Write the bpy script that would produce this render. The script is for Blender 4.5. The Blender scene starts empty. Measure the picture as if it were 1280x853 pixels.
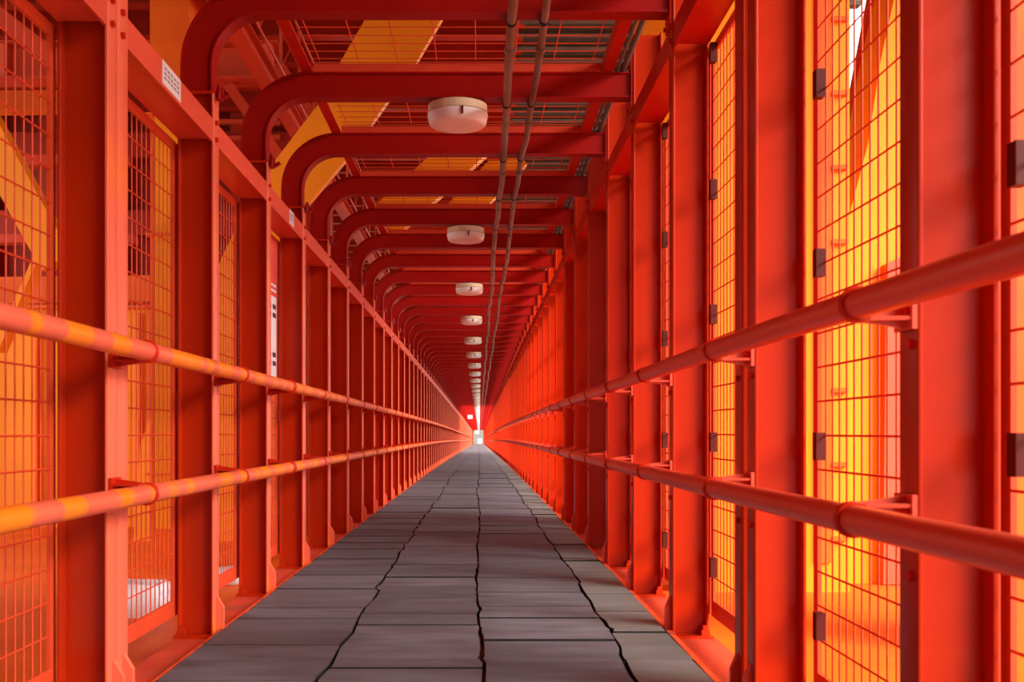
import bpy, bmesh, math, random
from mathutils import Vector
R = random.Random(7)
scn = bpy.context.scene
C = scn.collection
S = 1.2            # distance between frames (m)
K = 0.0009         # metres per design unit
EYE = 0.864        # lens height above the boards

# ------------------------------------------------------------------ camera
cd = bpy.data.cameras.new('camera')
cam = bpy.data.objects.new('camera', cd); C.objects.link(cam)
cam.location = (0, 0, EYE); cam.rotation_euler = (math.radians(90), 0, 0)
cd.sensor_width = 36; cd.lens = 1333 / 1280 * 36
cd.shift_x = 41 / 1280; cd.shift_y = 113.5 / 1280
cd.clip_start = 0.05; cd.clip_end = 6000
cd.dof.use_dof = True; cd.dof.focus_distance = 8.0; cd.dof.aperture_fstop = 6.3
scn.camera = cam

# ------------------------------------------------------------------ light
w = bpy.data.worlds.new('world'); scn.world = w; w.use_nodes = True
bg = w.node_tree.nodes['Background']
bg.inputs[0].default_value = (1.0, 0.96, 0.93, 1); bg.inputs[1].default_value = 1.5
sl = bpy.data.lights.new('sun', 'SUN'); sl.energy = 7.0; sl.angle = math.radians(40); sl.color = (1.0, 0.93, 0.84)
so = bpy.data.objects.new('sun', sl); C.objects.link(so)
az, el = math.radians(-52), math.radians(33)     # hazy daylight, mostly from the open side opposite the notice board
d = Vector((math.sin(az) * math.cos(el), math.cos(az) * math.cos(el), -math.sin(el)))
so.rotation_euler = d.to_track_quat('-Z', 'Y').to_euler(); so.location = (15, -8, 8)
vs = scn.view_settings
scn.display_settings.display_device = 'sRGB'
vs.view_transform = 'Standard'; vs.look = 'None'; vs.gamma = 1; vs.use_curve_mapping = False
vs.exposure = 0.72

# ------------------------------------------------------------------ materials
def mat(name, col, rough=0.5, var=0.12, scale=3.0, col2=None, thr=(0.45, 0.6), stretch=(1, 1, 1), bump=0.0, bscale=60, spec=0.18, rand=0.0, metallic=0.0, trans=0.0):
    m = bpy.data.materials.new(name); m.use_nodes = True
    nt = m.node_tree; N = nt.nodes; L = nt.links
    b = N['Principled BSDF']; b.inputs['Roughness'].default_value = rough
    b.inputs['Specular IOR Level'].default_value = spec; b.inputs['Metallic'].default_value = metallic
    if trans: b.inputs['Subsurface Weight'].default_value = trans
    tc = N.new('ShaderNodeTexCoord'); mp = N.new('ShaderNodeMapping'); mp.inputs['Scale'].default_value = stretch
    L.new(tc.outputs['Object'], mp.inputs[0])
    nz = N.new('ShaderNodeTexNoise'); nz.inputs['Scale'].default_value = scale; nz.inputs['Detail'].default_value = 5
    L.new(mp.outputs[0], nz.inputs['Vector'])
    hs = N.new('ShaderNodeHueSaturation'); hs.inputs['Color'].default_value = (*col, 1)
    mr = N.new('ShaderNodeMapRange'); mr.inputs[1].default_value = 0.3; mr.inputs[2].default_value = 0.7
    mr.inputs[3].default_value = 1 - var; mr.inputs[4].default_value = 1 + var
    L.new(nz.outputs['Fac'], mr.inputs[0])
    val = mr.outputs[0]
    if rand:
        oi = N.new('ShaderNodeObjectInfo'); r2 = N.new('ShaderNodeMapRange'); r2.inputs[3].default_value = 1 - rand; r2.inputs[4].default_value = 1 + rand
        L.new(oi.outputs['Random'], r2.inputs[0]); mu = N.new('ShaderNodeMath'); mu.operation = 'MULTIPLY'
        L.new(val, mu.inputs[0]); L.new(r2.outputs[0], mu.inputs[1]); val = mu.outputs[0]
    L.new(val, hs.inputs['Value'])
    out = hs.outputs[0]
    if col2:
        n2 = N.new('ShaderNodeTexNoise'); n2.inputs['Scale'].default_value = scale * 0.8; n2.inputs['Detail'].default_value = 3
        L.new(mp.outputs[0], n2.inputs['Vector'])
        m2 = N.new('ShaderNodeMapRange'); m2.inputs[1].default_value = thr[0]; m2.inputs[2].default_value = thr[1]; L.new(n2.outputs['Fac'], m2.inputs[0])
        mx = N.new('ShaderNodeMix'); mx.data_type = 'RGBA'; mx.inputs[7].default_value = (*col2, 1)
        L.new(m2.outputs[0], mx.inputs[0]); L.new(out, mx.inputs[6]); out = mx.outputs[2]
    L.new(out, b.inputs['Base Color'])
    if bump:
        n3 = N.new('ShaderNodeTexNoise'); n3.inputs['Scale'].default_value = bscale; n3.inputs['Detail'].default_value = 4
        L.new(mp.outputs[0], n3.inputs['Vector'])
        bp = N.new('ShaderNodeBump'); bp.inputs['Strength'].default_value = bump; bp.inputs['Distance'].default_value = 0.01
        L.new(n3.outputs['Fac'], bp.inputs['Height']); L.new(bp.outputs[0], b.inputs['Normal'])
    return m
RED = (0.58, 0.012, 0.002)
M = {
 'red': mat('red_paint', (0.52, 0.016, 0.003), 0.38, 0.10, 2.2, bump=0.05, bscale=40),
 'post': mat('post_paint', (0.47, 0.024, 0.003), 0.27, 0.10, 1.6, bump=0.05, bscale=30, stretch=(1, 1, .35), rand=0.06, spec=0.16),
 'worn_lit': mat('worn_lit_orange_coat', (0.86, 0.15, 0.075), 0.3, 0.08, 1.3, (0.90, 0.19, 0.03), (0.5, 0.54), (1, 1, .5), bump=0.04, spec=.3),  # worn coat, lightened further to paint in light on the walkway faces
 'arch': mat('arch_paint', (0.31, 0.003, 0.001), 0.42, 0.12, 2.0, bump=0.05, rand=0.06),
 'rail': mat('rail_paint', (0.76, 0.095, 0.048), 0.30, 0.08, 3.0, bump=0.04, stretch=(1, .4, 1), spec=.3),
 'rail_patch': mat('patched_rail_paint', (0.80, 0.13, 0.065), 0.32, 0.06, 3.2, (0.90, 0.21, 0.010), (0.49, 0.53), (.4, 2.2, .4), bump=0.04, spec=.3),
 'mesh': mat('mesh_paint', (0.72, 0.07, 0.022), 0.45, 0.1, 3.0),
 'deck': mat('deck_paint', (0.62, 0.07, 0.035), 0.5, 0.18, 4.0, (0.45, 0.09, 0.05), (0.55, 0.7)),
 'kerb': mat('kerb_paint', (0.85, 0.11, 0.03), 0.5, 0.2, 6.0, (0.45, 0.08, 0.04), (0.55, 0.62)),
 'orange': mat('tower_orange_paint', (0.96, 0.29, 0.010), 0.45, 0.06, 1.2, bump=0.03),
 'orange2': mat('weathered_orange_paint', (0.86, 0.13, 0.008), 0.5, 0.12, 1.5, (0.7, 0.085, 0.01), (0.5, 0.7)),
 'girder': mat('girder_red_paint', (0.34, 0.014, 0.002), 0.5, 0.15, 1.0),
 'pinkred': mat('faded_red_paint', (0.58, 0.05, 0.018), 0.5, 0.1, 2.0),
 'dark': mat('dark_steel', (0.10, 0.012, 0.008), 0.5, 0.2, 8.0),
 'black': mat('black_band', (0.02, 0.018, 0.018), 0.5, 0.1, 8.0),
 'pipe': mat('weathered_conduit', (0.27, 0.22, 0.18), 0.38, 0.2, 5.0, (0.16, 0.10, 0.06), (0.52, 0.7), (1, .5, 1), metallic=0.35),
 'cable': mat('grey_cable', (0.17, 0.16, 0.15), 0.5, 0.2, 5.0),
 'slat': mat('brown_slat', (0.075, 0.05, 0.035), 0.7, 0.3, 4.0),
 'lamp_body': mat('cream_lamp_body', (0.66, 0.50, 0.33), 0.5, 0.12, 14.0, (0.45, 0.30, 0.17), (0.6, 0.75), (1, 1, .2)),
 'lamp_glass': mat('opal_diffuser', (0.80, 0.76, 0.74), 0.35, 0.05, 8.0, trans=0.15),
 'plank': mat('grey_board', (0.125, 0.122, 0.145), 0.62, 0.22, 3.2, (0.082, 0.078, 0.088), (0.5, 0.75), (.8, 2.4, 1), bump=0.6, bscale=22, rand=0.2, spec=0.3),
 'plank_moss': mat('mossy_board', (0.145, 0.15, 0.145), 0.65, 0.22, 3.2, (0.12, 0.14, 0.06), (0.58, 0.78), (.6, 2.2, 1), bump=0.5, bscale=26, rand=0.12, spec=0.35),
 'board_edge': mat('dark_board_edge', (0.022, 0.018, 0.018), 0.8, 0.3, 12.0, spec=0.1),  # dark side faces, so board joints read as dark lines
 'white': mat('white_print', (0.80, 0.78, 0.80), 0.5, 0.03, 4.0),
 'board_red': mat('board_red', (0.78, 0.09, 0.07), 0.45, 0.05, 4.0),
 'ink': mat('ink', (0.10, 0.03, 0.08), 0.6, 0.05, 4.0),
 'label': mat('label_print', (0.70, 0.62, 0.62), 0.5, 0.05, 9.0),
 'label_ink': mat('label_ink', (0.30, 0.22, 0.23), 0.6, 0.05, 9.0),
 'sack': mat('white_sack', (0.80, 0.82, 0.86), 0.7, 0.06, 9.0, (0.20, 0.33, 0.62), (0.58, 0.66), (2, 2, .6), bump=0.5, bscale=14),
 'ground': mat('ground', (0.30, 0.30, 0.27), 0.9, 0.2, 0.02, (0.16, 0.22, 0.12), (0.5, 0.6)),
}

# ------------------------------------------------------------------ mesh helpers
class MB:
    def __init__(s): s.v = []; s.f = []
    def add(s, vs, fs):
        o = len(s.v); s.v += [tuple(p) for p in vs]; s.f += [tuple(i + o for i in q) for q in fs]; return s
    def box(s, x0, x1, y0, y1, z0, z1):
        return s.add([(x0,y0,z0),(x1,y0,z0),(x1,y1,z0),(x0,y1,z0),(x0,y0,z1),(x1,y0,z1),(x1,y1,z1),(x0,y1,z1)],
                     [(0,3,2,1),(4,5,6,7),(0,1,5,4),(1,2,6,5),(2,3,7,6),(3,0,4,7)])
    def prism(s, poly, a0, a1, axis):      # poly extruded along axis; poly in the other two axes (in xyz order)
        def pt(p, a): return (a, p[0], p[1]) if axis == 0 else (p[0], a, p[1]) if axis == 1 else (p[0], p[1], a)
        n = len(poly)
        return s.add([pt(p, a0) for p in poly] + [pt(p, a1) for p in poly],
                     [tuple(range(n))[::-1], tuple(range(n, 2*n))] + [(i, (i+1) % n, n+(i+1) % n, n+i) for i in range(n)])
    def tube(s, pts, r, seg=12, cap=True):
        pts = [Vector(p) for p in pts]; n = len(pts); vs = []; fs = []
        for i, p in enumerate(pts):
            t = (pts[min(i+1, n-1)] - pts[max(i-1, 0)]).normalized()
            up = Vector((0, 0, 1)) if abs(t.z) < 0.9 else Vector((1, 0, 0))
            a = t.cross(up).normalized(); b = a.cross(t)
            rr = r[i] if isinstance(r, (list, tuple)) else r
            for k in range(seg):
                th = 2*math.pi*k/seg; vs.append(p + a*math.cos(th)*rr + b*math.sin(th)*rr)
        for i in range(n-1):
            for k in range(seg):
                k2 = (k+1) % seg; fs.append((i*seg+k, i*seg+k2, (i+1)*seg+k2, (i+1)*seg+k))
        if cap: fs += [tuple(range(seg))[::-1], tuple(range((n-1)*seg, n*seg))]
        return s.add(vs, fs)
    def bar(s, p, q, wx, wz):              # rectangular bar between two points
        p, q = Vector(p), Vector(q); t = (q-p).normalized()
        up = Vector((0, 1, 0)) if abs(t.y) < 0.9 else Vector((0, 0, 1))
        a = t.cross(up).normalized()*wx/2; b = a.cross(t).normalized()*wz/2
        vs = [p-a-b, p+a-b, p+a+b, p-a+b, q-a-b, q+a-b, q+a+b, q-a+b]
        return s.add(vs, [(0,3,2,1),(4,5,6,7),(0,1,5,4),(1,2,6,5),(2,3,7,6),(3,0,4,7)])
    def lathe(s, prof, c, seg=28):         # prof: (r, z) list, closed at both ends
        vs = []; fs = []; n = len(prof)
        for r, z in prof:
            for k in range(seg):
                th = 2*math.pi*k/seg; vs.append((c[0]+r*math.cos(th), c[1]+r*math.sin(th), c[2]+z))
        for i in range(n-1):
            for k in range(seg):
                k2 = (k+1) % seg; fs.append((i*seg+k, i*seg+k2, (i+1)*seg+k2, (i+1)*seg+k))
        fs += [tuple(range(seg))[::-1], tuple(range((n-1)*seg, n*seg))]
        return s.add(vs, fs)
    def strip(s, pts, prof):               # prof (x, z) polygon swept along y through pts (x, y, z)
        n = len(prof); vs = []; fs = []
        for p in pts: vs += [(p[0]+a, p[1], p[2]+b) for a, b in prof]
        m = len(pts)
        for i in range(m-1):
            for k in range(n):
                k2 = (k+1) % n; fs.append((i*n+k, i*n+k2, (i+1)*n+k2, (i+1)*n+k))
        fs += [tuple(range(n))[::-1], tuple(range((m-1)*n, m*n))]
        return s.add(vs, fs)
    def mesh(s, name, m, smooth=None):
        me = bpy.data.meshes.new(name); me.from_pydata(s.v, [], s.f)
        bm = bmesh.new(); bm.from_mesh(me); bmesh.ops.recalc_face_normals(bm, faces=bm.faces[:]); bm.to_mesh(me); bm.free()
        if smooth: me.shade_smooth(); me.set_sharp_from_angle(angle=math.radians(smooth))
        me.materials.append(M[m]); return me
def cat(*mbs):
    o = MB()
    for m in mbs: o.add(m.v, m.f)
    return o
def obj(name, me, parent=None, loc=None):
    o = bpy.data.objects.new(name, me); C.objects.link(o)
    if parent: o.parent = parent
    if loc: o.location = loc
    return o
def tag(o, label=None, cat=None, group=None, kind=None):
    for k, v in (('label', label), ('category', cat), ('group', group), ('kind', kind)):
        if v: o[k] = v
    return o
def empty(name, loc=(0, 0, 0)):
    o = bpy.data.objects.new(name, None); C.objects.link(o); o.location = loc; o.empty_display_size = 0.1; return o
def part(name, mb, m, parent, smooth=None, loc=None): return obj(name, mb.mesh(name, m, smooth), parent, loc)

def drop(y):                               # the walkway is gently cambered: it falls away further along
    n = max(0.0, y / S)
    return -K * (0.15*n*n if n <= 35 else 183.75 + 10.5*(n-35))
NFAR = 180
YEND = NFAR * S + 0.3
Y0 = -24.6
def run(x, z, y0=Y0, y1=YEND):             # points along the walkway
    ys = [y0] + [S*n for n in range(-20, 36, 1) if y0 < S*n < y1] + [S*n for n in range(36, NFAR, 6) if y0 < S*n < y1] + [y1]
    return [(x, y, z + drop(y)) for y in ys]

# ------------------------------------------------------------------ ground far below
g = obj('ground', MB().box(-900, 900, -300, 3000, -20.2, -20).mesh('ground', 'ground')); tag(g, 'ground far below the walkway', 'ground', kind='structure')

# ------------------------------------------------------------------ floor
XL, XR = -1.17, 0.853                      # inner faces of the posts
floor = empty('floor'); tag(floor, 'walkway floor of dark grey boards on a red steel deck', 'floor', kind='structure')
part('deck_plate', MB().strip(run(0, 0), [(-1.33, -.06), (1.04, -.06), (1.04, -.042), (-1.33, -.042)]), 'deck', floor)
part('edge_strip', MB().strip(run(0, 0), [(.826, -.042), (.850, -.042), (.850, -.012), (.826, -.012)]), 'kerb', floor)
part('edge_strip', MB().strip(run(0, 0), [(-1.147, -.042), (-1.134, -.042), (-1.134, -.008), (-1.147, -.008)]), 'kerb', floor)
class Seam:
    def __init__(s, x, amp, rng):
        s.k = []; y = Y0 - 1; o = 0
        while y < YEND + 2:
            o = 0.72*o + rng.uniform(-amp, amp); s.k.append((y, x + o)); y += rng.choice((.05, .13, .2, .3, .34))
        s.i = 0
    def __call__(s, y):
        import bisect
        i = bisect.bisect(s.k, (y, 0)) ; i = min(max(i, 1), len(s.k)-1)
        (a, xa), (b, xb) = s.k[i-1], s.k[i]
        return xa + (xb-xa)*(y-a)/(b-a)
    def knots(s, y0, y1): return [k[0] for k in s.k if y0+.02 < k[0] < y1-.02]
seams = [Seam(-1.128, .004, R), Seam(-.56, .016, R), Seam(-.008, .013, R), Seam(.560, .015, R), Seam(.822, .004, R)]
def board(mb, a, b, y0, y1, fine=True, dz=0.0):
    g0 = R.uniform(.004, .007)
    gt = R.choice((.002, .003, .004, .008, .013))
    ya, yb = y0 + gt, y1 - .002
    ls = [ya] + (seams[a].knots(ya, yb) if fine else []) + [yb]
    rs = [ya] + (seams[b].knots(ya, yb) if fine else []) + [yb]
    ja = R.uniform(-.004, .004); jb = R.uniform(-.004, .004)
    poly = [(seams[a](y) + g0 + ja*.6 + (R.uniform(-.003, .003) if fine else 0), y) for y in ls]
    poly += [(seams[b](y) - g0 + jb*.6 + (R.uniform(-.003, .003) if fine else 0), y) for y in reversed(rs)]
    n = len(poly); zt = .0 + dz
    tilt = R.uniform(-.0015, .0015) if fine else 0
    e = .002
    cx = sum(p[0] for p in poly)/n; cy = sum(p[1] for p in poly)/n
    sh = [(p[0] + (e if p[0] < cx else -e), p[1]) for p in poly]
    z = lambda p, o: o + drop(p[1]) + tilt*(1 if p[1] > cy else -1)
    vs = [(p[0], p[1], -.041 + drop(p[1])) for p in poly] + [(p[0], p[1], z(p, zt-e)) for p in poly] + [(p[0], p[1], z(p, zt)) for p in sh]
    fs = [tuple(range(2*n, 3*n))]
    for i in range(n):
        j = (i+1) % n; fs += [(i, j, n+j, n+i), (n+i, n+j, 2*n+j, 2*n+i)]
    return mb.add(vs, fs)
far = MB(); farm = MB()
for a in range(4):
    y = 1.6 - R.uniform(0, .3); cnt = 0
    yback = Y0
    while y < YEND - .4:
        near = y < 26
        ln = R.choice((.22, .31, .31, .42, .42, .55, .62)) if near else .6
        m = 'plank_moss' if a == 3 else 'plank'
        if near:
            o = part('floor_board', board(MB(), a, a+1, y, y+ln, True, R.choice((-.005, -.003, -.0015, 0, .001, .0025))), m, floor)
            o.data.materials.append(M['board_edge'])
            for f in o.data.polygons: f.material_index = 0 if f.normal.z > .9 else 1
        else:
            board(farm if a == 3 else far, a, a+1, y, y+ln, False, R.uniform(-.001, .001))
        y += ln
    y = Y0
    while y < 1.6:
        board(farm if a == 3 else far, a, a+1, y, min(y+.5, 1.6 - .3), False) if y+.1 < 1.3 else None
        y += .5
tag(part('board_run', far, 'plank', floor), kind='stuff'); tag(part('board_run', farm, 'plank_moss', floor), kind='stuff')

# ------------------------------------------------------------------ posts
def arc(cx, cy, r, a0, a1, n=4): return [(cx + r*math.cos(a0+(a1-a0)*i/n), cy + r*math.sin(a0+(a1-a0)*i/n)) for i in range(n+1)]
def rounded(x0, x1, y0, y1, r=.003):
    pi = math.pi
    return arc(x0+r, y0+r, r, pi, 1.5*pi, 3) + arc(x1-r, y0+r, r, 1.5*pi, 2*pi, 3) + arc(x1-r, y1-r, r, 0, .5*pi, 3) + arc(x0+r, y1-r, r, .5*pi, pi, 3)
def section(sg, k, z0, z1, dep=.160, hw=.047, t=.011):      # H section: k 0 = flange on the walkway side, 1 = web, 2 = outer flange
    a, b = ((0, t), (t, dep-t), (dep-t, dep))[k]
    x0, x1 = sorted((sg*a, sg*b))
    if k == 1: return MB().box(x0, x1, -.005, .005, z0, z1)
    return MB().prism(rounded(x0, x1, -hw, hw), z0, z1, 2)
def bolt_mb(x, y, z, sg, r=.011, l=.012):
    return MB().tube([(x, y, z), (x + sg*l, y, z)], r, 6)
ZB = -.042
H = {-1: 2.36, 1: 3.08}
PM = {}
for sg in (-1, 1):
    h = H[sg]
    for k, nm in enumerate(('inner_flange', 'web', 'outer_flange')):
        PM[sg, nm] = section(sg, k, ZB+.012, h).mesh(nm, 'worn_lit' if sg < 0 and k == 0 else 'post', 50)
    bx = sorted((sg*-.004, sg*.172))
    PM[sg, 'base_plate'] = MB().box(bx[0], bx[1], -.085, .047, ZB, ZB+.012).mesh('base_plate', 'post')
    q = .026 if sg > 0 else .034
    PM[sg, 'gusset'] = MB().prism([(0, ZB+.012), (-sg*q, ZB+.012), (-sg*q, .085), (-sg*.004, .135), (0, .135)], -.012, .012, 1).mesh('gusset', 'rail' if sg > 0 else 'worn_lit')
    PM[sg, 'anchor_block'] = MB().box(*sorted((sg*.125, sg*.16)), -.065, -.03, ZB+.012, ZB+.035).box(*sorted((sg*.132, sg*.153)), -.058, -.037, ZB+.035, ZB+.055).mesh('anchor_block', 'post')
    zb = 2.197 if sg < 0 else 2.62
    PM[sg, 'bolt'] = [bolt_mb(0, -.018, z, -sg).mesh('bolt', 'red') for z in ((zb-.035, zb+.04) if sg < 0 else (zb-.02, zb+.05, 1.04, .575))]
    far1 = cat(*[section(sg, k, ZB, h) for k in range(3)])
    far1.prism([(0, ZB), (-sg*q, ZB), (-sg*q, .085), (-sg*.004, .135), (0, .135)], -.012, .012, 1)
    me = PM[sg, 'far'] = far1.mesh('steel_post', 'post', 50)
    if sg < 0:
        me.materials.append(M['worn_lit'])
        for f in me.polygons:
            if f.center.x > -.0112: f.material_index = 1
WN = {-1: 'notice board wall', 1: 'wall opposite the notice board'}
ORD = ['first', 'second', 'third', 'fourth', 'fifth', 'sixth', 'seventh', 'eighth', 'ninth', 'tenth', 'eleventh', 'twelfth']
GROUP = {-1: 'red steel posts on the notice board wall', 1: 'red steel posts on the wall opposite the notice board'}
BACK = [-20.2 + k for k in range(18)]
pn = {-1: BACK + [-2.2, -1.2, -.2, .8, 1.80, 2.84, 2.922] + [n - .042 for n in range(4, NFAR+1)],
      1: BACK + [-2.2, -1.2, -.2, .75, 1.795, 2.79, 2.93] + [n - .042 for n in range(4, NFAR+1)]}
POST = {-1: [], 1: []}
for sg in (-1, 1):
    rest = MB()
    for i, n in enumerate(pn[sg]):
        y = n*S; x = XL if sg < 0 else XR + (.014 if n < 2 else 0)
        POST[sg].append((x, y))
        gr = GROUP[sg]
        if n < 1.5: lab = 'red steel post well before the double posts on the %s' % WN[sg]
        elif n < 2: lab = 'single red steel post just before the double posts on the %s' % WN[sg]
        elif 3.5 < n < 15.5: lab = '%s red steel post past the double posts on the %s' % (ORD[int(n + .5) - 4], WN[sg])
        else: lab = 'distant red steel post in the row along the %s' % WN[sg]
        if 2.7 < n < 2.95:
            if n < 2.9: lab = 'front one of the double red steel posts on the %s' % WN[sg]
            else: lab = 'rear one of the double red steel posts on the %s' % WN[sg]
            gr = None
        if -3 < n < 26:
            p = empty('steel_post', (x, y, drop(y))); tag(p, lab, 'post', gr)
            for nm in ('inner_flange', 'web', 'outer_flange'): obj(nm, PM[sg, nm], p)
            if not (2.9 < n < 2.95 and sg < 0): obj('base_plate', PM[sg, 'base_plate'], p)
            obj('gusset', PM[sg, 'gusset'], p)
            if not 2.9 < n < 2.95: obj('anchor_block', PM[sg, 'anchor_block'], p)
            for b in PM[sg, 'bolt']: obj('bolt', b, p)
        elif -3 < n < 148:
            p = obj('steel_post', PM[sg, 'far'], None, (x, y, drop(y))); tag(p, lab, 'post', gr)
        else:
            dz = drop(y); rest.add([(x + q.co.x, y + q.co.y, dz + q.co.z) for q in PM[sg, 'far'].vertices], [tuple(f.vertices) for f in PM[sg, 'far'].polygons])
    o = part('steel_post_run', rest, 'post', None); tag(o, 'distant red steel posts at the ends of the %s' % WN[sg], 'posts', kind='stuff')

# ------------------------------------------------------------------ walls: top beams between the posts
def bays(sg):
    P = POST[sg]
    return [(P[i], P[i+1]) for i in range(len(P)-1) if P[i+1][1] - P[i][1] > .3]
for sg, nm in ((-1, 'wall_left'), (1, 'wall_right')):
    wl = empty(nm); tag(wl, 'long top beam tying the steel posts of the %s' % WN[sg], 'wall', kind='structure')
    z0, z1 = (2.147, 2.247) if sg < 0 else (2.565, 2.675)
    prev = None; farb = MB()
    for k, ((xa, ya), (xb, yb)) in enumerate(bays(sg)):
        a, b = ya + .049, yb - .049
        mb = farb if k > 70 or k < 16 else MB()
        xi = max(xa, xb) if sg > 0 else xa
        xi += sg*.004; t = sg*.012; xo = xi + sg*.155
        da, db = drop(ya), drop(yb)
        for (u0, u1, v0, v1) in ((xi, xi+t, z0, z1), (xi+t, xo, z0 + .012, z0 + .024), (xi+t, xi+sg*.06, z1-.012, z1)):
            u0, u1 = min(u0, u1), max(u0, u1)
            mb.add([(u0,a,v0+da),(u1,a,v0+da),(u1,b,v0+db),(u0,b,v0+db),(u0,a,v1+da),(u1,a,v1+da),(u1,b,v1+db),(u0,b,v1+db)],
                   [(0,3,2,1),(4,5,6,7),(0,1,5,4),(1,2,6,5),(2,3,7,6),(3,0,4,7)])
        if 16 <= k <= 70: part('beam_segment', mb, 'rail' if sg < 0 else 'red', wl)
    tag(part('beam_segment_run', farb, 'red', wl), kind='stuff')

# ------------------------------------------------------------------ mesh panels
def panel(sg, y0, y1, z0, z1, x, label, group, tabs=True):
    p = empty('mesh_panel', (x, y0, z0 + drop(y0))); tag(p, label, 'mesh panel', group)
    L = y1 - y0; Hh = z1 - z0; f = .042; t = .006
    for nm, c in (('frame_bar', (0, f, 0, Hh)), ('frame_bar', (L-f, L, 0, Hh)), ('frame_bar', (f, L-f, 0, .07)), ('frame_bar', (f, L-f, Hh-f, Hh))):
        part(nm, MB().box(-t, t, *c), 'mesh', p)
    mb = MB(); r = .003; ny = int(round((L-2*f)/.06)); nz = int(round((Hh-.07-f)/.107))
    for i in range(1, ny):
        y = f + (L-2*f)*i/ny; mb.tube([(0, y, .05), (0, y, Hh-f+.01)], r, 4, False)
    for i in range(1, nz):
        z = .07 + (Hh-.07-f)*i/nz; mb.tube([(-sg*.005, f-.01, z), (-sg*.005, L-f+.01, z)], r*1.1, 4, False)
    part('wire_mesh', mb, 'mesh', p)
    if tabs:
        for z in (.226, .77, 1.325, 1.867, 2.46):
            if z < Hh - .05: part('hinge_tab', MB().box(*sorted((-sg*.007, -sg*.034)), L-.118, L-.082, z-.042, z+.042), 'dark', p)
for sg in (-1, 1):
    for k, ((xa, ya), (xb, yb)) in enumerate(bays(sg)):
        if ya < -4: continue
        if k > 44: break
        y0, y1 = ya + .0, yb - .02
        x = (xa if sg < 0 else max(xa, xb)) + sg*.182
        n = yb/S
        if n < 2.5: lab = 'wire mesh panel well before the double posts on the %s' % WN[sg]
        elif n < 3: lab = 'wire mesh panel ending at the double posts on the %s' % WN[sg]
        elif n < 12.5: lab = '%s wire mesh panel past the double posts on the %s' % (ORD[int(n + .5) - 4], WN[sg])
        else: lab = 'distant wire mesh panel between posts of the %s' % WN[sg]
        panel(sg, y0, y1, .05, 2.15 if sg < 0 else 2.57, x, lab, 'mesh panels of the %s' % WN[sg], tabs=(sg > 0 and k < 36))

# ------------------------------------------------------------------ roof arches
ZA = 2.797; DA = .07                        # centre height and half depth of the bent beam
AX = -1.253; RB = .30; XE = .842
def arch_path():
    pts = [(AX, 2.373), (AX, ZA-RB)]
    for i in range(1, 13):
        a = math.pi - i/12*math.pi/2
        pts.append((AX+RB + RB*math.cos(a), ZA-RB + RB*math.sin(a)))
    pts.append((XE, ZA)); return pts
AP = arch_path()
def arch_band(o0, o1, y0, y1):             # solid band following the bent path, offsets measured towards the inside
    mb = MB(); n = len(AP); vs = []
    for i, p in enumerate(AP):
        a = Vector(AP[max(i-1, 0)]); b = Vector(AP[min(i+1, n-1)]); t = (b-a).normalized()
        if i in (0, 1): t = Vector((0, 1))
        if i == n-1 or i == n-2: t = Vector((1, 0))
        nr = Vector((t.y, -t.x))
        for o in (o0, o1):
            q = Vector(p) + nr*o
            vs += [(q.x, y0, q.y), (q.x, y1, q.y)]
    fs = [(0, 1, 3, 2), tuple(4*(n-1)+k for k in (0, 2, 3, 1))]
    for i in range(n-1):
        a, b = 4*i, 4*i+4
        fs += [(a, b, b+1, a+1), (a+2, a+3, b+3, b+2), (a, a+2, b+2, b), (a+1, b+1, b+3, a+3)]
    return mb.add(vs, fs)
bands = {'web': arch_band(-.062, .062, -.036, -.028), 'inner_flange': arch_band(.062, .07, -.05, .05), 'outer_flange': arch_band(-.07, -.062, -.05, .05)}
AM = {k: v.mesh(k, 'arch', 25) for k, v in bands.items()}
endp = MB().box(XE, XE+.010, -.06, .06, 2.66, 2.95)
foot = MB().box(-1.345, -1.165, -.06, .06, 2.361, 2.373)
AM['end_plate'] = endp.mesh('end_plate', 'red'); AM['foot_plate'] = foot.mesh('foot_plate', 'red')
lug = MB().box(-1.165, -1.135, -.055, -.03, 2.345, 2.385).tube([(-1.15, -.062, 2.33), (-1.15, -.04, 2.40)], .012, 6).tube([(-1.15, -.05, 2.335), (-1.105, -.05, 2.36)], .011, 6)
AM['foot_bolt'] = lug.mesh('foot_bolt', 'arch')
AM['end_bolt'] = cat(*[MB().tube([(XE-.010, yy, zz), (XE, yy, zz)], .010, 6) for yy in (-.045, .045) for zz in (2.68, 2.925)]).mesh('end_bolt', 'red')
ang = MB().box(-.92, .68, -.05, -.043, 2.868, 2.912).box(-.92, .68, -.043, -.005, 2.868, 2.875)
AM['grille_bar'] = ang.mesh('grille_bar', 'pinkred')
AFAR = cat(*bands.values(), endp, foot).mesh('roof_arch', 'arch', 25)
an = BACK + [-2.2, -1.2, -.2, .8, 1.8, 2.88] + [n - .0 for n in range(4, NFAR+1)]
barch = MB()
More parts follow.
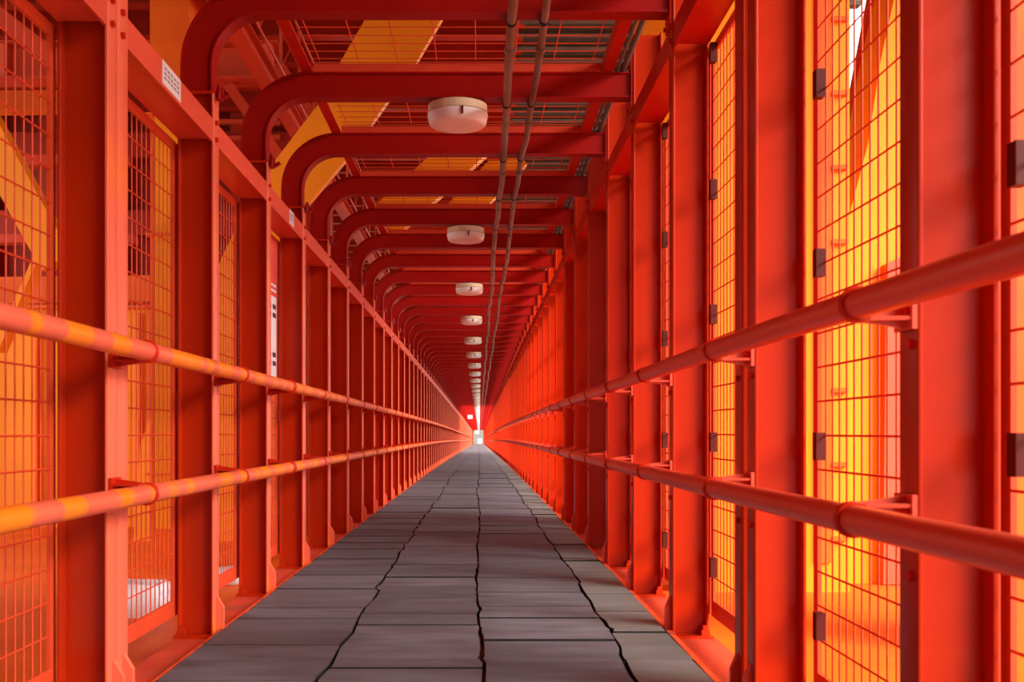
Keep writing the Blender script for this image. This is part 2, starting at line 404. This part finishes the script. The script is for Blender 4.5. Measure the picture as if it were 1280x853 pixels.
for i, n in enumerate(an):
    y = n*S - .05 if n < 3.5 else n*S - .03
    gr = 'roof arches over the walkway'
    if n < 2.5: lab = 'red bent steel roof arch before the double posts'
    elif n < 3.5: lab = 'red bent steel roof arch standing on the double posts'
    elif n < 15.5: lab = '%s red bent steel roof arch past the double posts%s' % (ORD[int(n) - 4], ', carrying a lamp' if int(n) % 3 == 2 else '')
    else: lab = 'distant red bent steel roof arch carrying a lamp' if int(n) % 3 == 2 else 'distant red bent steel roof arch without a lamp'
    if n < -3:
        for vv in (AFAR,): barch.add([(q.co.x, y + q.co.y, q.co.z) for q in vv.vertices], [tuple(f.vertices) for f in vv.polygons])
    elif n < 30:
        a = empty('roof_arch', (0, y, drop(y))); tag(a, lab, 'arch', gr)
        for k in ('web', 'inner_flange', 'outer_flange', 'end_plate', 'foot_plate', 'grille_bar') + (('foot_bolt', 'end_bolt') if n < 14 else ()): obj(k, AM[k], a)
    else:
        tag(obj('roof_arch', AFAR, None, (0, y, drop(y))), lab, 'arch', gr)

tag(part('roof_arch_run', barch, 'arch', None), 'run of dark red roof arches behind the viewpoint', 'arches', kind='stuff')

# ------------------------------------------------------------------ purlins, grilles and cables on the roof
for x, lab in ((-.955, 'red flat purlin along the bent side of the roof arches'), (.715, 'red flat purlin on the roof arches beside the grey cables')):
    o = part('roof_purlin', MB().strip(run(x, 2.868), [(-.03, 0), (.03, 0), (.03, .012), (-.018, .012), (-.018, .065), (-.03, .065)]), 'red', None); tag(o, lab, 'purlin')
for i in range(len(an)-1):
    if an[i] < -3: continue
    if an[i] > 36: break
    y0, y1 = an[i]*S - .06, an[i+1]*S - .12
    mb = MB(); L = y1 - y0
    for k in range(8): mb.tube([(-.90 + .215*k + .02, 0, 0), (-.90 + .215*k + .02, L, drop(y1)-drop(y0))], .0032, 4, False)
    nn = max(2, int(L/.106))
    for k in range(nn+1): mb.tube([(-.92, L*k/nn, .008 + (drop(y1)-drop(y0))*k/nn), (.68, L*k/nn, .008 + (drop(y1)-drop(y0))*k/nn)], .0028, 4, False)
    o = part('roof_grille', mb, 'mesh', None, None, (0, y0, 2.918 + drop(y0))); tag(o, ('%s red wire grille on the roof past the arch of the double posts' % ORD[int(an[i])-4+1] if 3.5 < an[i] < 12 else 'first red wire grille on the roof past the arch of the double posts' if 2.5 < an[i] < 3.5 else 'red wire grille on the roof before the double posts' if an[i] < 3 else 'distant red wire grille on the roof between two purlins'), 'grille', 'wire grilles on the roof')
for k, (x, z, r, lab) in enumerate(((.768, 2.879, .010, 'thin grey cable lying on the roof arches next to the purlin'), (.806, 2.885, .016, 'thick grey cable lying on the roof arches next to the end plates'))):
    pts = [(p[0] + .004*math.sin(p[1]*1.7 + k), p[1], p[2]) for p in run(x, z, Y0, 60)]
    tag(part('cable', MB().tube(pts, r, 8), 'cable', None, 40), lab, 'cable')

# ------------------------------------------------------------------ conduits under the arches
for k, (x, lab) in enumerate(((.152, 'weathered grey conduit under the roof arches, the one closer to the lamps'), (.283, 'weathered grey conduit under the roof arches, the one farther from the lamps'))):
    c = empty('conduit', (0, 0, 2.727)); tag(c, lab, 'conduit')
    rr = .021 if k == 0 else .018
    xs = {}
    def cx(n): return x + (.010*math.sin(n*1.3 + 2*k) if n < 60 else 0)
    pts = []
    for n in an:
        y = n*S - .03
        if n < 40:
            pts.append((cx(n), y, -rr - .004 + drop(y))); pts.append((cx(n)+.004, y + .55*S, -rr - .004 - (.012 if k else .016) + drop(y+.55*S)))
        elif int(n) % 4 == 0: pts.append((x, y, -rr - .004 + drop(y)))
    part('pipe', MB().tube(pts, rr, 10), 'pipe', c, 40)
    for n in an:
        if -3 < n < 24:
            y = n*S - .03
            part('clip', MB().tube([(cx(n), y-.014, -rr-.003+drop(y)), (cx(n), y+.014, -rr-.003+drop(y))], rr+.004, 10), 'black', c, 40)
            if n > 1: part('coupling', MB().tube([(cx(n)+.002, y+.30, -rr-.012+drop(y)), (cx(n)+.003, y+.36, -rr-.013+drop(y))], rr+.005, 10), 'pipe', c, 40)

# ------------------------------------------------------------------ lamps
lm = {
 'mount': MB().lathe([(.05, -.034), (.05, -.013)], (0, 0, 0), 16).mesh('mount', 'dark', 40),
 'housing': MB().lathe([(.150, -.034), (.166, -.040), (.168, -.083), (.160, -.087)], (0, 0, 0), 36).mesh('housing', 'lamp_body', 40),
 'diffuser': MB().lathe([(.160, -.087), (.170, -.089), (.170, -.100), (.160, -.142), (.145, -.154), (.08, -.161)], (0, 0, 0), 36).mesh('diffuser', 'lamp_glass', 40),
 'clip': MB().box(.024, .034, -.178, -.164, -.130, -.088).mesh('clip', 'dark'),
}
lfar = cat(MB().lathe([(.150, 0), (.168, -.018), (.168, -.070)], (0, 0, 0), 16)).mesh('housing', 'lamp_body', 40)
lfar2 = cat(MB().lathe([(.170, -.070), (.170, -.086), (.160, -.128), (.08, -.147)], (0, 0, 0), 16)).mesh('diffuser', 'lamp_glass', 40)
for n in range(2, NFAR, 3):
    y = (n*S - .03 if n > 3 else 1.8*S - .05); zz = 2.740 + drop(y)
    e = empty('ceiling_lamp', (-.121, y + .03, zz)); tag(e, 'round cream bulkhead lamp before the double posts' if n < 3 else ('%s round cream bulkhead lamp past the double posts' % ORD[(n-5)//3] if n < 38 else 'distant round cream bulkhead lamp in the long row under the arches'), 'lamp', 'bulkhead lamps under the roof arches')
    for k, me in (lm.items() if n < 40 else (('housing', lfar), ('diffuser', lfar2))): obj(k, me, e)

# ------------------------------------------------------------------ handrails
def rail(sg, zc, xoff, label, upper, m):
    h = empty('handrail', (0, 0, 0)); tag(h, label, 'handrail')
    def bend(y):
        if sg < 0 or y > 3.3: return 0.0
        t = min(1.0, (3.3 - y)/1.9); return (.050 if upper else .030)*t**1.5
    pts = [(p[0] + bend(p[1]), p[1], p[2]) for p in run(xoff, zc)]
    pts = [p for p in pts if not 0 < p[1] < 3.6] ; k0 = [i for i, p in enumerate(pts) if p[1] <= 0][-1] + 1
    pts[k0:k0] = [(xoff + bend(.3*q), .3*q, zc + drop(.3*q)) for q in range(1, 12)]
    part('pipe', MB().tube(pts, .0305, 20), m, h, 40)
    farb = MB()
    for i, (x, y) in enumerate(POST[sg]):
        n = y/S
        if 2.9 < n < 2.94: continue
        z = zc + drop(y); mb = farb if n > 40 or n < -3 else MB()
        zt = -.030 if upper else .030               # bracket plate below the upper rail, above the lower one
        xi = x - sg*.001; xc = xoff + bend(y)
        # plate from the post to the rail, tapering
        y0 = y - .045
        poly = [(xi, y0), (xi, y0+.09), (xc + sg*.02, y0+.078), (xc - sg*.012, y0+.06), (xc - sg*.012, y0+.03), (xc + sg*.02, y0+.012)]
        mb.prism(poly, z + zt - .004, z + zt + .004, 2)
        seg = [(xi - sg*.010, y0-.002), (xi, y0-.002), (xi, y0+.092), (xi - sg*.010, y0+.092)]
        sn = math.copysign(1, zt)
        zl = sorted((z - sn*.012, z + zt + sn*.022))
        mb.prism(seg, zl[0], zl[1], 2)
        mb.prism([(xi - sg*.010, z), (xi - sg*.010, z + zt + sn*.018), (xc + sg*.004, z + zt + sn*.003), (xc + sg*.028, z)], y - .005, y + .005, 1)
        if n > 40 or n < -3:
            continue
        b = part('bracket', mb, 'rail' if sg > 0 else 'red', h)
        ring = MB()
        for yy in ((y-.012,) if i % 7 != 5 else (y-.03, y+.02)): ring.tube([(xc, yy-.011, z), (xc, yy-.008, z), (xc, yy+.008, z), (xc, yy+.011, z)], [.031, .0372, .0372, .031], 20, False)
        part('clamp_ring', ring, 'red', b, 40)
        if n < 16: part('bolt', MB().tube([(xi - sg*.010, y-.026, z + zt*.55), (xi - sg*.020, y-.026, z + zt*.55)], .010, 6), 'red', b)
    tag(part('bracket_run', farb, 'red', h), kind='stuff')
rail(-1, EYE + 285*K, -1.058, 'upper round handrail pipe with orange patches on the notice board side', True, 'rail_patch')
rail(-1, EYE - 219*K, -1.058, 'lower round handrail pipe with orange patches on the notice board side', False, 'rail_patch')
rail(1, EYE + 285*K, .736, 'upper red handrail pipe along the wall opposite the notice board', True, 'rail')
rail(1, EYE - 196*K, .736, 'lower red handrail pipe along the wall opposite the notice board', False, 'rail')

# ------------------------------------------------------------------ notice board and labels
nb = empty('notice_board', (-1.338, 0, 0)); tag(nb, 'tall notice board, red above and white below, fixed to the wire mesh', 'sign')
b0, b1 = 5.26*S, 5.835*S
part('backing', MB().box(0, .012, b0, b1, 1.19, 2.10), 'board_red', nb)
part('white_field', MB().box(.012, .014, b0+.03, b1-.045, 1.20, 1.735), 'white', nb)
for z in (1.765, 1.80): part('title_line', MB().box(.012, .0135, b0+.06, b1-.05, z, z+.016), 'white', nb)
part('emblem', MB().box(.012, .0135, 5.57*S, 5.64*S, 1.875, 1.925), 'white', nb)
for z in (1.60, 1.655, 1.345, 1.29):
    for k in range(4): part('text_block', MB().box(.014, .0155, b0+.07+.15*k, b0+.07+.15*k+.105, z, z+.030), 'ink', nb)
for n0, n1, lab in ((3.29, 3.49, 'white printed label on the top beam next to the double posts'), (5.50, 5.62, 'white printed label on the top beam above the notice board')):
    s = empty('printed_label', (XL - .004, n0*S, 2.15)); tag(s, lab, 'label')
    L = (n1-n0)*S
    part('paper', MB().box(0, .002, 0, L, .006, .094), 'label', s)
    for k, z in enumerate((.066, .048, .030)):
        for q in range(5): part('print', MB().box(.002, .003, L*(.1+.17*q), L*(.1+.17*q+.11), z, z+.009), 'label_ink', s)
hs_ = empty('hanging_sign', (-.62, 61*S-.03, drop(61*S))); tag(hs_, 'small white sign hanging from a distant roof arch', 'sign')
part('plate', MB().box(-.16, .16, -.01, .01, 2.16, 2.42), 'white', hs_)
for x in (-.12, .12): part('hanger', MB().tube([(x, 0, 2.42), (x, 0, 2.735)], .008, 6), 'dark', hs_)

# ------------------------------------------------------------------ outside, notice board side
def at(px, py, Y): return ((px-599)/1333*Y, Y, EYE + (540-py)/1333*Y)
def thing(name, mb, m, lab, cat_, group=None, smooth=None): return tag(part(name, mb, m, None, smooth), lab, cat_, group)
led = obj('ledge', MB().box(-5.5, -1.40, 2.0, 17, -.24, -.164).mesh('ledge', 'orange2')); tag(led, 'orange steel ledge outside the mesh on the notice board side', 'ledge', kind='structure')
def sack(x, y, z, w_, d_, h_, lab):
    mb = MB(); vs = []; nx, nz = 9, 6
    rr = random.Random(int(x*100))
    # rounded pillow with sagging outline
    prof = []
    for i in range(nz+1):
        t = i/nz; s = (math.sin(math.pi*min(max(t*.62+.19, 0), 1)))**.35
        ring = []
        for k in range(16):
            a = 2*math.pi*k/16; c, s_ = math.cos(a), math.sin(a)
            ex = math.copysign(abs(c)**.3, c)*w_/2*s; ey = math.copysign(abs(s_)**.3, s_)*d_/2*s
            ring.append((x+ex+rr.uniform(-.006, .006), y+ey+rr.uniform(-.006, .006), z + h_*t + (0 if i in (0,) else rr.uniform(-.007, .007))))
        vs += ring
    fs = [tuple(range(16))[::-1], tuple(range(nz*16, nz*16+16))] + [(i*16+k, i*16+(k+1) % 16, i*16+16+(k+1) % 16, i*16+16+k) for i in range(nz) for k in range(16)]
    return thing('sack', mb.add(vs, fs), 'sack', lab, 'sack', None, 50)
sack(-1.92, 6.0, -.165, .36, .3, .18, 'white woven sack with blue print standing outside the mesh by the double posts')
sack(-1.70, 7.25, -.165, .22, .3, .10, 'small white sack lying on the outside ledge')

def hbeam(mb, p, q, wd, ht, t=.02):        # bar with flanges above and below
    p, q = Vector(p), Vector(q); dz = Vector((0, 0, ht/2))
    mb.bar(p, q, .014, ht) if abs((q-p).normalized().y) > .9 else mb.bar(p, q, ht, .014)
    return mb
# tall orange column
col = empty('tower_column', (-2.3, 8, -.164)); tag(col, 'tall square orange tower column standing outside the mesh on the notice board side', 'column')
part('shaft', MB().box(-.17, .12, 0, .4, 0, 5.9), 'orange2', col)
part('cover_plate', MB().box(-.13, .08, -.012, 0, .3, 3.4), 'orange', col)
for z in (.7, 1.6, 2.5, 3.4): part('stiffener', MB().box(-.20, .15, -.03, .43, z, z+.018), 'orange2', col)
# curved diagonal portal brace
lf = [(478, -20), (460, 18), (425, 78), (398, 130), (342, 203), (302, 270), (250, 380), (200, 480), (175, 560), (165, 700)]
rt = [(576, -20), (555, 18), (520, 78), (485, 125), (440, 190), (385, 255), (345, 330), (320, 420), (305, 520), (300, 700)]
YB = 10.0
pl = [at(x, y, YB) for x, y in lf]; pr = [at(x, y, YB) for x, y in rt]
n = len(pl)
def bandmesh(pl, pr, y0, y1):
    mb = MB(); n = len(pl)
    vs = [(p[0], y0, p[2]) for p in pl] + [(p[0], y0, p[2]) for p in pr] + [(p[0], y1, p[2]) for p in pl] + [(p[0], y1, p[2]) for p in pr]
    fs = []
    for i in range(n-1): fs += [(i, i+1, n+i+1, n+i), (2*n+i, 3*n+i, 3*n+i+1, 2*n+i+1), (i, 2*n+i, 2*n+i+1, i+1), (n+i, n+i+1, 3*n+i+1, 3*n+i)]
    fs += [(0, n, 3*n, 2*n), (n-1, 3*n-1, 4*n-1, 2*n-1)] if False else [(0, n, 3*n, 2*n), (n-1, 2*n-1, 4*n-1, 3*n-1)]
    return mb.add(vs, fs)
br = empty('portal_brace', (pl[-1][0], YB, pl[-1][2])); tag(br, 'broad curved orange brace rising over the walkway roof', 'brace')
o = part('front_plate', bandmesh(pl, pr, YB, YB+.03), 'orange', br); o.location = (-pl[-1][0], -YB, -pl[-1][2])
ins = lambda a, b, t: tuple(a[k] + (b[k]-a[k])*t for k in range(3))
o = part('lower_flange', bandmesh([ins(a, b, .96) for a, b in zip(pl, pr)], [ins(a, b, 1.0) for a, b in zip(pl, pr)], YB+.03, YB+.10), 'orange', br); o.location = (-pl[-1][0], -YB, -pl[-1][2])
o = part('upper_flange', bandmesh(pl, [ins(a, b, .04) for a, b in zip(pl, pr)], YB+.03, YB+.10), 'orange', br); o.location = (-pl[-1][0], -YB, -pl[-1][2])
# other beams: thin orange diagonals further along over the roof
for (x0, y0, x1, y1, Y, wd, lab) in ((480, 280, 622, 152, 16.0, .55, 'orange diagonal brace crossing over the roof behind the broad brace'),
                              (575, 268, 645, 194, 18.0, .5, 'farther orange diagonal brace crossing over the roof grilles')):
    a, b = at(x0, y0, Y), at(x1, y1, Y)
    thing('diagonal_brace', MB().bar(a, b, wd, .25), 'orange', lab, 'brace')
# orange plate wall outside the mesh
pw = empty('plate_wall', (-4.1, 11.5, -.164)); tag(pw, 'low orange plate wall with stiffeners outside the mesh on the notice board side', 'wall panel')
part('plate', MB().box(-2.4, 1.95, 0, .03, 0, 2.35), 'orange', pw)
for k in range(8): part('stiffener', MB().box(-2.3 + .55*k, -2.28 + .55*k, -.09, 0, .05, 2.3), 'orange2', pw)
part('cap', MB().box(-2.45, 1.98, -.12, .10, 2.35, 2.38), 'orange2', pw)
# red cross girder with plate and flanges, high beyond the arches
cg = empty('cross_girder', (-4.2, 10.6, 4.39)); tag(cg, 'red plate girder with flanges high up beyond the bent arch legs', 'girder')
part('web', MB().box(-2.5, 2.14, .1, .115, 0, .33), 'pinkred', cg)
part('flange', MB().box(-2.5, 2.2, -.05, .25, -.02, 0), 'pinkred', cg); part('flange', MB().box(-2.5, 2.2, -.05, .25, .33, .35), 'pinkred', cg)
for x in (2.05, 1.2, .3, -.6): part('stiffener', MB().box(x, x+.09, -.02, .1, 0, .33), 'rail', cg)
# longitudinal beam and lattice railing up on the left
lb = thing('edge_beam', MB().strip([(-1.98, 6, 4.12), (-1.98, 30, 3.9)], [(-.07, 0), (.07, 0), (.07, .02), (.012, .02), (.012, .16), (.07, .16), (.07, .18), (-.07, .18), (-.07, .16), (-.012, .16), (-.012, .02), (-.07, .02)]), 'pinkred', 'red edge beam running above the walkway on the bent side of the arches', 'beam')
rl = empty('lattice_railing', (-1.86, 7, 4.3)); tag(rl, 'pale red lattice railing standing on the upper edge beam', 'railing')
for z in (.0, .38, .75): part('rail_bar', MB().tube([(0, 0, z), (0, 15, z-.14)], .014, 6), 'pinkred', rl)
for k in range(16): part('baluster', MB().tube([(0, k, -.0 - .01*k), (0, k, .75 - .01*k)], .016, 6), 'pinkred', rl)
for k in range(15): part('diagonal', MB().tube([(0, k, .0 - .01*k), (0, k+1, .75 - .01*k)], .009, 6), 'pinkred', rl)
# bracing beyond the arch legs
for k, (a, b, wd) in enumerate((((286, 108, 10.72), (350, 196, 10.72), .10), ((205, -8, 9.2), (262, 70, 9.2), .12), ((300, 10, 13.0), (392, 150, 13.0), .16), ((240, 132, 14.96), (345, 130, 14.96), .06), ((250, 152, 14.96), (350, 154, 14.96), .06), ((250, 174, 14.96), (350, 172, 14.96), .06))):
    thing('brace_bar', MB().bar(at(*a), at(*b), wd, .08), 'pinkred', ['slanting red brace bar under the red plate girder', 'slanting red brace bar beside the tall orange column', 'long slanting red brace bar beside the lattice railing'][k] if k < 3 else 'thin level red bar seen past the bent arch legs', 'brace', None if k < 3 else 'thin level bars past the arch legs')
# stairs seen through the first panel
st = empty('stair_flight', (-3.9, 9.0, 4.2)); tag(st, 'faded red stair flight high up seen through the mesh on the notice board side', 'stairs')
for yy in (0, .5): part('stringer', MB().bar((-.45, yy, .42), (.55, yy, -.36), .12, .03), 'pinkred', st)
for k in range(8): part('tread', MB().box(-.45+.125*k, -.33+.125*k, 0, .5, .36-.098*k, .375-.098*k), 'pinkred', st)
# beams seen through the mesh
for k, (x0, y0, x1, y1, Y, wd, m, lab) in enumerate((
    (-60, 130, 90, 128, 12.0, .22, 'orange2', 'level orange beam seen through the mesh under the stair flight'),
    (-60, 205, 160, 200, 12.6, .12, 'pinkred', 'level faded red beam seen through the mesh above the slanting brace'),
    (-40, 120, 75, 330, 9.7, .30, 'orange', 'slanting orange brace seen through the mesh on the notice board side'),
    (-60, 300, 170, 300, 13.0, .10, 'pinkred', 'level faded red beam seen through the mesh behind the slanting brace'),
    (-60, 365, 200, 362, 12.2, .30, 'orange2', 'broad level orange beam seen through the mesh above the plate wall'),
    (0, 440, 60, 300, 10.2, .05, 'orange', 'thin orange bar leaning across the slanting brace'))):
    thing('brace_beam', MB().bar(at(x0, y0, Y), at(x1, y1, Y), wd, .2), m, lab, 'beam')
bt = empty('truss_frame', (-4.5, 15.0, -.164)); tag(bt, 'dark red truss frame closing the view beyond the mesh on the notice board side', 'truss')
for x in (-3.4, -2.6, -1.7, -.8, .1, 1.0, 1.9): part('truss_post', MB().box(x, x+.28, 0, .3, 0, 9.0), 'girder', bt)
for z in (1.6, 2.7, 3.8, 4.9, 6.0): part('truss_beam', MB().box(-3.8, 2.4, .02, .25, z, z+.35), 'girder', bt)
part('back_plate', MB().box(-3.8, 2.4, .3, .33, 0, 9.0), 'girder', bt)

# ------------------------------------------------------------------ overhead deck; its unseen outer reach is added for shade
ce = empty('ceiling', (0, 0, 0)); tag(ce, 'underside of the red steel deck above the walkway roof', 'ceiling', kind='structure')
part('deck_plate', MB().box(-7.5, .35, -24, 60, 5.62, 5.66), 'girder', ce)
for x1, y0, y1 in ((5.6, -24, 9.2), (4.2, 9.2, 15.5), (5.6, 15.5, 60)): part('deck_plate', MB().box(.35, x1, y0, y1, 5.70, 5.74), 'slat', ce)
for k in range(48):
    y = 2.2 + .9*k
    part('rib', MB().box(-7.4, .40, y, y+.05, 5.36, 5.62).box(-7.4, .40, y-.05, y+.10, 5.34, 5.36), 'girder', ce)
for k in range(100):
    y = 2.2 + .42*k
    if k < 90: part('slat', MB().box(.46, 4.1, y, y+.12, 5.45, 5.50), 'slat', ce)
for x in (.40, 1.9, 3.6): part('bearer', MB().box(x, x+.12, -24, 60, 5.5, 5.7), 'girder', ce)

# ------------------------------------------------------------------ outside, opposite side
led2 = obj('ledge', MB().box(1.10, 5.5, 1.0, 17, -.30, -.22).mesh('ledge', 'orange2')); tag(led2, 'orange steel ledge outside the mesh opposite the notice board', 'ledge', kind='structure')
tl = empty('tower_leg', (2.35, 7.2, -.22)); tag(tl, 'pale orange vertical tower leg outside the mesh opposite the notice board', 'column')
x0 = at(1016, 0, 7.2)[0] - 2.35; x1 = at(1062, 0, 7.2)[0] - 2.35
part('shaft', MB().box(x0-.9, x1, 0, .39, 0, 5.9), 'orange', tl)
part('cover_plate', MB().box(x0+.02, x0+.12, -.02, 0, .2, 5.6), 'orange2', tl)
for k in range(9): part('rung', MB().box(x0+.13, x1-.02, -.035, 0, .35+.5*k, .38+.5*k), 'orange2', tl)
def slab(name, pts, Y, th, m, lab, cat_):
    q = [at(x, y, Y) for x, y in pts]
    return thing(name, MB().prism([(p[0], p[2]) for p in q], Y, Y+th, 1), m, lab, cat_)
slab('splayed_leg', [(1126, -40), (1100, 80), (1085, 180), (1064, 260), (1045, 360), (1030, 480), (1024, 620), (1024, 730), (1320, 730), (1320, -40)], 7.6, .5, 'orange', 'broad orange splayed tower leg with a curved edge opposite the notice board', 'column')
slab('red_web_plate', [(1094, -40), (1066, 110), (1055, 250), (1030, 420), (1030, 560), (1140, 560), (1140, -40)], 8.1, .08, 'pinkred', 'red web plate behind the splayed tower leg', 'plate')
slab('red_strip', [(1108, 330), (1130, 320), (1130, 731), (1104, 731)], 7.52, .08, 'rail', 'narrow red upright strip in front of the splayed tower leg', 'strip')
slab('outer_column', [(1200, -60), (1400, -60), (1400, 817), (1200, 817)], 5.2, .4, 'orange2', 'orange outer column beyond the mesh opposite the notice board', 'column')
fp = empty('flat_column', (1.9, 9.6, -.22)); tag(fp, 'orange column seen between the mesh panel and the double posts opposite the notice board', 'column')
xx = [at(p, 0, 9.6)[0] - 1.9 for p in (872, 911, 950)]
part('shaft', MB().box(xx[0]-.5, xx[1], 0, .5, 0, 5.9), 'orange', fp)
part('cover_plate', MB().box(xx[0]-.1, xx[0]+.06, -.02, 0, .3, 5.2), 'orange2', fp)

# ------------------------------------------------------------------ girder added out of view to shade the notice board side
for y0, y1, lab in ((-30, 6.6, 'long red girder added unseen for shade beyond the ledge, before the tall column'), (15.6, 225, 'long red girder added unseen for shade, continuing past the truss frame')):
    sgd = empty('shade_girder', (-3.4, y0, -.164)); tag(sgd, lab, 'girder')
    part('web', MB().box(-.015, .015, 0, y1-y0, 0, 5.0), 'girder', sgd)
    for z in (0, 4.98): part('flange', MB().box(-.2, .2, 0, y1-y0, z, z+.03), 'girder', sgd)
    for k in range(int((y1-y0)/2.4)): part('stiffener', MB().box(.015, .14, 1+2.4*k, 1.02+2.4*k, .03, 4.98), 'girder', sgd)

# ------------------------------------------------------------------ building at the far end
ye = 236.0; ze = drop(YEND)
eb = empty('end_building', (0, ye, ze - 4)); tag(eb, 'grey building with a white door facing the far end of the walkway', 'building')
part('wall', MB().box(-6, 6, 0, .3, -16, 9.5), 'cable', eb)
part('door', MB().box(-.35, .55, -.06, 0, 3.4, 4.9), 'label', eb)
part('window', MB().box(-.9, -.1, -.05, 0, 5.9, 6.6), 'label', eb)
